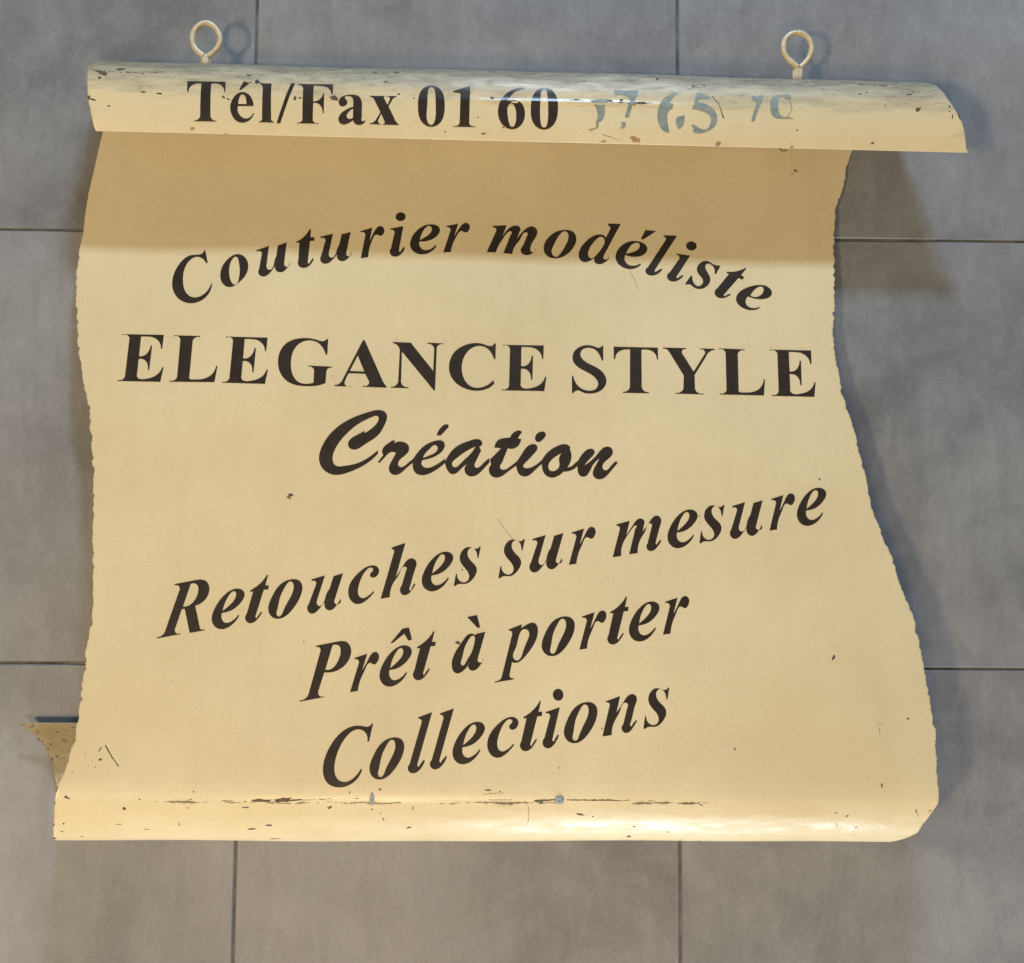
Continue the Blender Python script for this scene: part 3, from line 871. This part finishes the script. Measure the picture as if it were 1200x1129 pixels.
# ------------------------------------------------------------------ chipped paint, cracks and scratches
def blob(u, v, ru, rv, ang=0, n=11, rough=0.38):
    a0 = R(ang)
    out = []
    for i in range(n):
        t = 2 * math.pi * i / n
        k = 1 + random.uniform(-rough, rough)
        x, y = ru * k * math.cos(t), rv * k * math.sin(t)
        out.append((u + x * math.cos(a0) - y * math.sin(a0), v + x * math.sin(a0) + y * math.cos(a0)))
    return out
def stroke(pts, w0, w1=None, jit=0.3):
    """thin ragged line through photo points"""
    w1 = w0 if w1 is None else w1
    P = []
    for a, b in zip(pts[:-1], pts[1:]):
        n = max(2, int(math.dist(a, b) / 2.2))
        P += [(a[0] + (b[0] - a[0]) * i / n, a[1] + (b[1] - a[1]) * i / n) for i in range(n)]
    P.append(pts[-1])
    up, dn = [], []
    for i, p in enumerate(P):
        q = P[min(i + 1, len(P) - 1)]; r = P[max(i - 1, 0)]
        dx, dy = q[0] - r[0], q[1] - r[1]
        L = math.hypot(dx, dy) or 1
        w = (w0 + (w1 - w0) * i / (len(P) - 1)) * random.uniform(1 - jit * 1.8, 1 + jit) / 2
        jx = random.uniform(-jit, jit) * 0.8
        up.append((p[0] - dy / L * (w + jx), p[1] + dx / L * (w + jx)))
        dn.append((p[0] + dy / L * (w - jx), p[1] - dx / L * (w - jx)))
    return up + dn[::-1]

def dashes(pts, w0, w1=None, keep=0.55):
    """a crack that comes and goes"""
    out = []
    w1 = w0 if w1 is None else w1
    for a, b in zip(pts[:-1], pts[1:]):
        L = math.dist(a, b)
        t = 0.0
        while t < L - 2:
            l = random.uniform(3, 14)
            e = min(L, t + l)
            if random.random() < keep:
                dv = random.uniform(-.8, .8)
                p = (a[0] + (b[0] - a[0]) * t / L, a[1] + (b[1] - a[1]) * t / L + dv)
                q = (a[0] + (b[0] - a[0]) * e / L, a[1] + (b[1] - a[1]) * e / L + dv)
                m = ((p[0] + q[0]) / 2, (p[1] + q[1]) / 2 + random.uniform(-.7, .7))
                out.append(stroke([p, m, q], random.uniform(w0, w1), random.uniform(w0, w1) * .6, .45))
            t = e + random.uniform(0.5, 5)
    return out

def wear(name, branch, polys, mat, parent, label=None):
    """each mark is a loop on the sheet; all of one kind are joined"""
    parts = []
    for pl in polys:
        c = [onsheet(u, v, branch) for u, v in pl]
        o = film(name, [c], parent, mat, 0.00012, 1 if branch == 'panel' else -1, 0.004)
        parts.append(o)
    bm = bmesh.new()
    for o in parts:
        bm.from_mesh(o.data)
        me = o.data
        bpy.data.objects.remove(o)
        bpy.data.meshes.remove(me)
    me = bpy.data.meshes.new(name)
    bm.to_mesh(me)
    bm.free()
    for p in me.polygons:
        p.use_smooth = True
    me.materials.append(mat)
    o = link(bpy.data.objects.new(name, me), parent)
    o['kind'] = 'stuff'
    if label:
        o['label'] = label
    return o

flap_marks = [blob(292, 89, 3, 1.2, 10), blob(168, 108.5, 3.2, 1.1, 3), blob(187, 110.5, 3.5, .9, 5), blob(128, 124.5, 2, .9),
              blob(104.5, 115, 2, 3), blob(109, 117, 3.5, 1.2, 10), blob(121, 87, 6, 2.2, 8), blob(142, 82, 5, 1.4), blob(117, 92, 3, 2),
              blob(262, 114.5, 2.2, 1.2, 30), blob(268, 117, 3.2, .8, 25), blob(301, 96, 2.6, 2.2, 20), blob(294, 97, 1.1, .9),
              blob(346, 116, 2, 2.2), blob(352, 115.2, 2, 1), blob(391, 115, 4.5, 2.4, 5), blob(394, 117.2, 2.2, 1.2),
              blob(467.5, 111, 1.6, 1.2), blob(485, 116, 1.1, .9), blob(452, 96.5, 2.2, .9), blob(465, 86, 4, 1, 5), blob(440, 85.5, 3.5, .8),
              blob(709, 119.5, 5, 1.6), blob(704, 119, 11, 1.5, 2), blob(728, 118.5, 2, 1.6), blob(750, 122.2, 10, 1.4, 2), blob(741, 123.5, 5, 1, 5),
              *dashes([(672, 118.5), (700, 121), (725, 121.5), (764, 121.5)], .8, 1.8, .8), *dashes([(580, 115.5), (640, 117.5), (672, 118.5)], .5, 1.0, .6),
              stroke([(834, 113), (842, 122), (848, 139)], .8, 1.5, .2), blob(577, 115.5, 3, 1.6, 20), blob(590, 149.5, 1.4, 1), blob(600, 150.3, .9, .9),
              blob(567, 157, 3.2, .9, 4), blob(522, 154.5, 1.3, .8), blob(560, 138, .8, .9), blob(770, 94, 1.8, 1.4), blob(812, 102, 2.4, .9), blob(825, 101, 1.4, 1),
              blob(1076, 128.5, 2.9, 2.6, 20), blob(1113, 125.5, 1.4, 1.6), blob(1112.5, 131, .9, 1), blob(1116, 137, 1, 2.4), blob(1124, 138, .9, 4, -20),
              blob(1132.6, 172, .8, 1.4), blob(1037, 124.5, .8, .8), blob(1022.5, 168, 2.4, 1, -10), blob(928, 172.8, 1.8, 1), blob(882, 141.8, 1.5, 1.1),
              stroke([(919, 115), (925, 117), (928, 128), (922, 138), (930, 140)], .8, .6), stroke([(706, 158), (724, 164)], .7, .5), blob(934, 153, 1.5, .7),
              *dashes([(110, 84), (170, 87), (200, 84)], .8, 2.2, .5), *dashes([(985, 97), (1030, 100), (1052, 102)], .6, 1.6, .6),
              blob(1008, 111, 2.2, 1), blob(1016, 109, 1.6, .9), blob(1066, 111, 3, .9), blob(1070, 108, 1.4, .8)]
wear('paint_chips', 'flap', flap_marks, M_CHIP, top_roll, 'small dark chips and scratches in the weathered paint')
wear('tan_stains', 'flap', [blob(744, 164, 5.5, 3.6, 10), blob(841, 168.5, 3.5, 2.5), blob(840, 171, 2, .8), blob(265, 158, 1.8, 1.6), blob(226, 151, 2.4, 1.8),
                            blob(707, 166, 3.5, 1.6)], M_TAN, top_roll, 'tan rust stains along the free edge')

panel_marks = [blob(341, 580.5, 3, 2.2, 25), blob(338.5, 583, 2.2, 1.3, 40), blob(976.5, 770.5, 1.7, 3.4, 30), blob(960.5, 562, 1.4, 1.2),
               blob(1063.5, 842.3, 2.1, .8, 5), blob(1033, 920.5, 1.2, 2.6), blob(861, 878, 1, 1.6), blob(541.5, 668, 1.2, .8), blob(536.5, 753.5, 3.2, 1.8, 15),
               blob(819.5, 605, .9, .7), blob(820.5, 613, .6, .7), blob(705.5, 854, .9, 1.1), blob(390, 441, .8, .8), blob(356, 752.5, .8, .7),
               stroke([(123.5, 873.5), (131, 887), (139, 898.5)], 1.6, 1.2, .2), stroke([(119, 876), (115.5, 881)], 1.5, .8, .2), blob(117.5, 890.5, 1.9, 1.3, -10),
               stroke([(583, 608), (590, 619), (601, 632)], .5, .5, .3), stroke([(736, 314), (745, 332), (747, 340)], .4, .3, .2),
               blob(410, 929, .9, 1.4), blob(445, 925, 1.6, 1.2), stroke([(1028, 848), (1033, 848.5)], .6, .5), stroke([(1030, 854), (1031, 861)], .6, .5),
               blob(932, 201, 2.2, 1.2, 20), blob(928, 204, 1.1, .8), stroke([(913, 174), (916, 178), (922, 177)], 1.5, 1.2, .2),
               blob(80, 822, .6, .8), blob(227, 928, .7, 1.3), blob(572, 926, 4, .8), blob(586, 927.5, 1, .9), blob(655, 900, .7, .8), blob(540, 906, .6, .6),
               blob(100, 884, .7, .6), blob(108, 893, .5, .5), blob(112, 899, .7, .8), blob(104, 898, .5, .6), blob(85, 905, .8, .5)]
wear('paint_chips', 'panel', panel_marks, M_CHIP, panel, 'scattered dark nicks and hair scratches in the paint')

bot_marks = dashes([(200, 936.5), (290, 938.5)], .5, 1.1, .4) + dashes([(352, 937), (430, 936)], .4, .9, .35) + [blob(306, 938, 15, 2.0, 1), blob(333, 937, 9, 2.6, -3), blob(345, 937.4, 8, 1.2, -4),
             blob(386.5, 946, 3.2, 1.5, -30), blob(436, 948.2, 1.2, .9), blob(449.5, 959.3, 1.1, 1),
             blob(446, 953, .7, .9), blob(288, 946, 4.5, .9, 5), blob(220, 947, .8, 1), blob(210, 966, .7, 1.6), blob(295, 971, 6, 1, -6), blob(315, 966.5, 4, .9), blob(479, 969.3, 3.4, 1.0, -10),
             blob(484, 947, .7, 2.6), blob(77.5, 934, 2.6, 1.6, 20), blob(80.5, 935.5, 1.8, .8, 30), blob(146, 948, 1.9, 1.7), blob(163.5, 937, 1, .9),
             stroke([(626, 938.6), (637, 938), (652, 937.2)], 2.2, 1.6), blob(634, 940.5, 2.6, 1.3, -40), stroke([(664, 937.5), (700, 938), (716, 937.8)], 1.2, 1.9), stroke([(716, 937.8), (728, 938.6), (738, 937.6)], 1.4, .5),
             stroke([(760, 938.5), (768, 939)], .9, .6), blob(802, 942, 1.6, .9), stroke([(804, 942.3), (817, 941.5), (824, 944)], .8, 1), blob(680, 954.5, 5, 1, 8), blob(695, 957, 1.2, .7), blob(737, 980.5, 2.2, 1.1),
             blob(743, 969, 1.3, .9), blob(782, 975, 1.4, .6), blob(819, 985, 2, .5), stroke([(619, 945), (620, 956), (618, 966)], .7, .5),
             stroke([(573, 937), (600, 937)], .5, .4), stroke([(566, 931), (590, 929)], .5, .4), blob(992.5, 956, 2.8, .8, -40), blob(979.5, 952.5, 1.6, .6, 20), stroke([(980, 964), (980.5, 969)], .6, .6),
             blob(1073, 950, .9, 2.2, -10), stroke([(1074, 952), (1076, 958)], .7, .5), blob(1089, 949.5, 2, .7, -25), blob(1082, 965, 1.2, 1), blob(1003, 969, 1.8, .5, -20),
             blob(68, 923, 1, 1), blob(66.5, 927, .8, 1.3), blob(64.5, 941, .7, 2), blob(63.2, 966, .8, 2), blob(64, 982, 2, .8), blob(75, 965, 1.4, .8), blob(73, 974, 2, .7), blob(96, 980, 1.4, .5),
             blob(140, 966, 4, .4), blob(172, 972, 5, .4), blob(322, 982, 6, .4)]
wear('paint_chips', 'panel', bot_marks, M_CHIP, bottom_roll, 'dark cracks and chips along the seam of the bottom roll')
wear('paint_chips', 'under', [blob(28, 849, 3, .5), blob(45, 856, 1.6, .5), blob(46, 866, 2, 1, 30), blob(50, 868.5, .8, 1.2), blob(67.5, 886.5, 1.5, 1.3), blob(57, 877, 1.4, .8), blob(62, 889.5, 1.2, 2, -30),
                              blob(68, 857, 1.2, .8), blob(78, 866, 1, .6), blob(61, 893, .6, 1.5), blob(86, 852, 2, .9), blob(38, 852, 2, .6)], M_CHIP, bottom_roll, 'rusty specks on the inside of the curl')

# ------------------------------------------------------------------ rivets in the bottom roll
def dome(name, u, v, ru, rv, h, parent, mat):
    """small riveted head sunk in the sheet"""
    cx, cs = onsheet(u, v, 'panel')
    ex = abs(onsheet(u + ru, v, 'panel')[0] - cx)
    es = abs(onsheet(u, v + rv, 'panel')[1] - cs)
    V, F = [], []
    n = 14
    prof = [(1.0, -0.0003), (0.98, h * .45), (0.8, h * .85), (0.5, h), (0.30, h * .98), (0.2, h * .55)]
    for k, (r, z) in enumerate(prof):
        for i in range(n):
            t = 2 * math.pi * i / n
            V.append(surf(cx + ex * r * math.cos(t), cs + es * r * math.sin(t), THK + z))
    V.append(surf(cx, cs, THK + h * .35))
    for k in range(len(prof) - 1):
        for i in range(n):
            F.append((k * n + i, k * n + (i + 1) % n, (k + 1) * n + (i + 1) % n, (k + 1) * n + i))
    for i in range(n):
        F.append(((len(prof) - 1) * n + i, (len(prof) - 1) * n + (i + 1) % n, len(V) - 1))
    o = mesh_obj(name, V, F, mat, parent)
    return o
dome('rivet', 655.5, 937.3, 5.6, 5.4, 0.0016, bottom_roll, M_GREYMETAL)
dome('rivet', 436, 936.5, 2.9, 7.5, 0.0008, bottom_roll, M_GREYMETAL)

# ------------------------------------------------------------------ eye bolts screwed into the top roll
def sweep(path, rad, n=12, closed=False):
    V, F = [], []
    m = len(path)
    P = [Vector(p) for p in path]
    rr = rad if isinstance(rad, (list, tuple)) else [rad] * m
    nrm = None
    for i in range(m):
        if closed:
            t = (P[(i + 1) % m] - P[i - 1]).normalized()
        else:
            t = (P[min(i + 1, m - 1)] - P[max(i - 1, 0)]).normalized()
        up = Vector((0, 0, 1))
        side = t.cross(up).normalized()
        up = side.cross(t).normalized()
        for k in range(n):
            a = 2 * math.pi * k / n
            V.append(P[i] + (side * math.cos(a) + up * math.sin(a)) * rr[i])
    seg = m if closed else m - 1
    for i in range(seg):
        j = (i + 1) % m
        for k in range(n):
            F.append((i * n + k, i * n + (k + 1) % n, j * n + (k + 1) % n, j * n + k))
    if not closed:
        F.append(tuple(range(n))[::-1])
        F.append(tuple((m - 1) * n + k for k in range(n)))
    return V, F

def eye_bolt(ring_pts, neck, root, zc, label):
    """ring_pts: centre line of the wire in the photograph, from the neck round to the neck again"""
    wire = 0.0036
    ctl = [tuple(at(u, v, zc)[:2]) for u, v in ring_pts]
    path2 = []
    for a, b, c, d in hobby(ctl, False):
        for k in range(9):
            t = k / 9
            w = (1 - t) ** 3 * a + 3 * (1 - t) ** 2 * t * b + 3 * (1 - t) * t * t * c + t ** 3 * d
            path2.append((w.real, w.imag))
    path2.append(ctl[-1])
    m = len(path2)
    path = []
    for i, (x, y) in enumerate(path2):
        f = i / (m - 1)
        path.append((x, y, zc + 0.0022 * math.cos(math.pi * f)))      # the two ends pass one over the other
    rads = [wire * (1 + 0.05 * math.sin(i * 0.21 + 1)) * (0.78 if abs(i / (m - 1) - .47) < .014 else 1) for i in range(m)]
    V, F = sweep(path, rads)
    # shank from the neck into the roll
    a, b = at(*neck, zc), at(*root, zc)
    d = Vector(b - a).normalized()
    sh = [Vector(a) - d * 0.002 + d * (0.026 * k / 6) for k in range(7)]
    V2, F2 = sweep(sh, 0.0034)
    o_ = len(V)
    V += V2
    F += [tuple(i + o_ for i in f) for f in F2]
    o = mesh_obj('eye_bolt', V, F, M_BOLT, sign)
    o['label'] = label
    # lock nut against the roll
    c0, c1 = Vector(a) + d * 0.0035, Vector(b)
    hexp = []
    nn = 6
    V, F = [], []
    side = d.cross(Vector((0, 0, 1))).normalized()
    up = side.cross(d)
    rings = [(0.0, .0058), (0.0012, .0074), ((c1 - c0).length + .001, .0074), ((c1 - c0).length + .006, .0066)]
    for off, r in rings:
        for k in range(nn):
            t = 2 * math.pi * k / nn + 0.2
            V.append(c0 + d * off + (side * math.cos(t) + up * math.sin(t)) * r)
    for q in range(len(rings) - 1):
        for k in range(nn):
            F.append((q * nn + k, q * nn + (k + 1) % nn, (q + 1) * nn + (k + 1) % nn, (q + 1) * nn + k))
    F.append(tuple(range(nn))[::-1])
    F.append(tuple((len(rings) - 1) * nn + k for k in range(nn)))
    nut = mesh_obj('lock_nut', V, F, M_BOLT, o, smooth=False)
    return o

ZR = 0.044
eye_bolt([(239.5, 66.8), (232.5, 61.5), (227.3, 54.5), (226.0, 46.0), (228.2, 37.0), (233.5, 30.3), (239.5, 27.3), (242.5, 27.2), (250.5, 31.2), (256.0, 38.5), (257.6, 46.5), (255.0, 54.5), (249.0, 61.0), (241.5, 66.6)],
         (240.5, 66), (240.8, 74.5), ZR, 'cream-painted eye bolt near the telephone prefix')
eye_bolt([(934.5, 80.5), (925.5, 72.5), (919.2, 64.5), (917.8, 56.0), (920.5, 46.5), (927.0, 40.5), (934.0, 38.8), (938.5, 39.2), (945.5, 43.0), (950.3, 50.0), (951.3, 58.0), (948.8, 66.5), (943.5, 73.5), (936.0, 79.8)],
         (935.0, 79), (934.6, 90.5), ZR, 'cream-painted eye bolt near the bleached end figures')
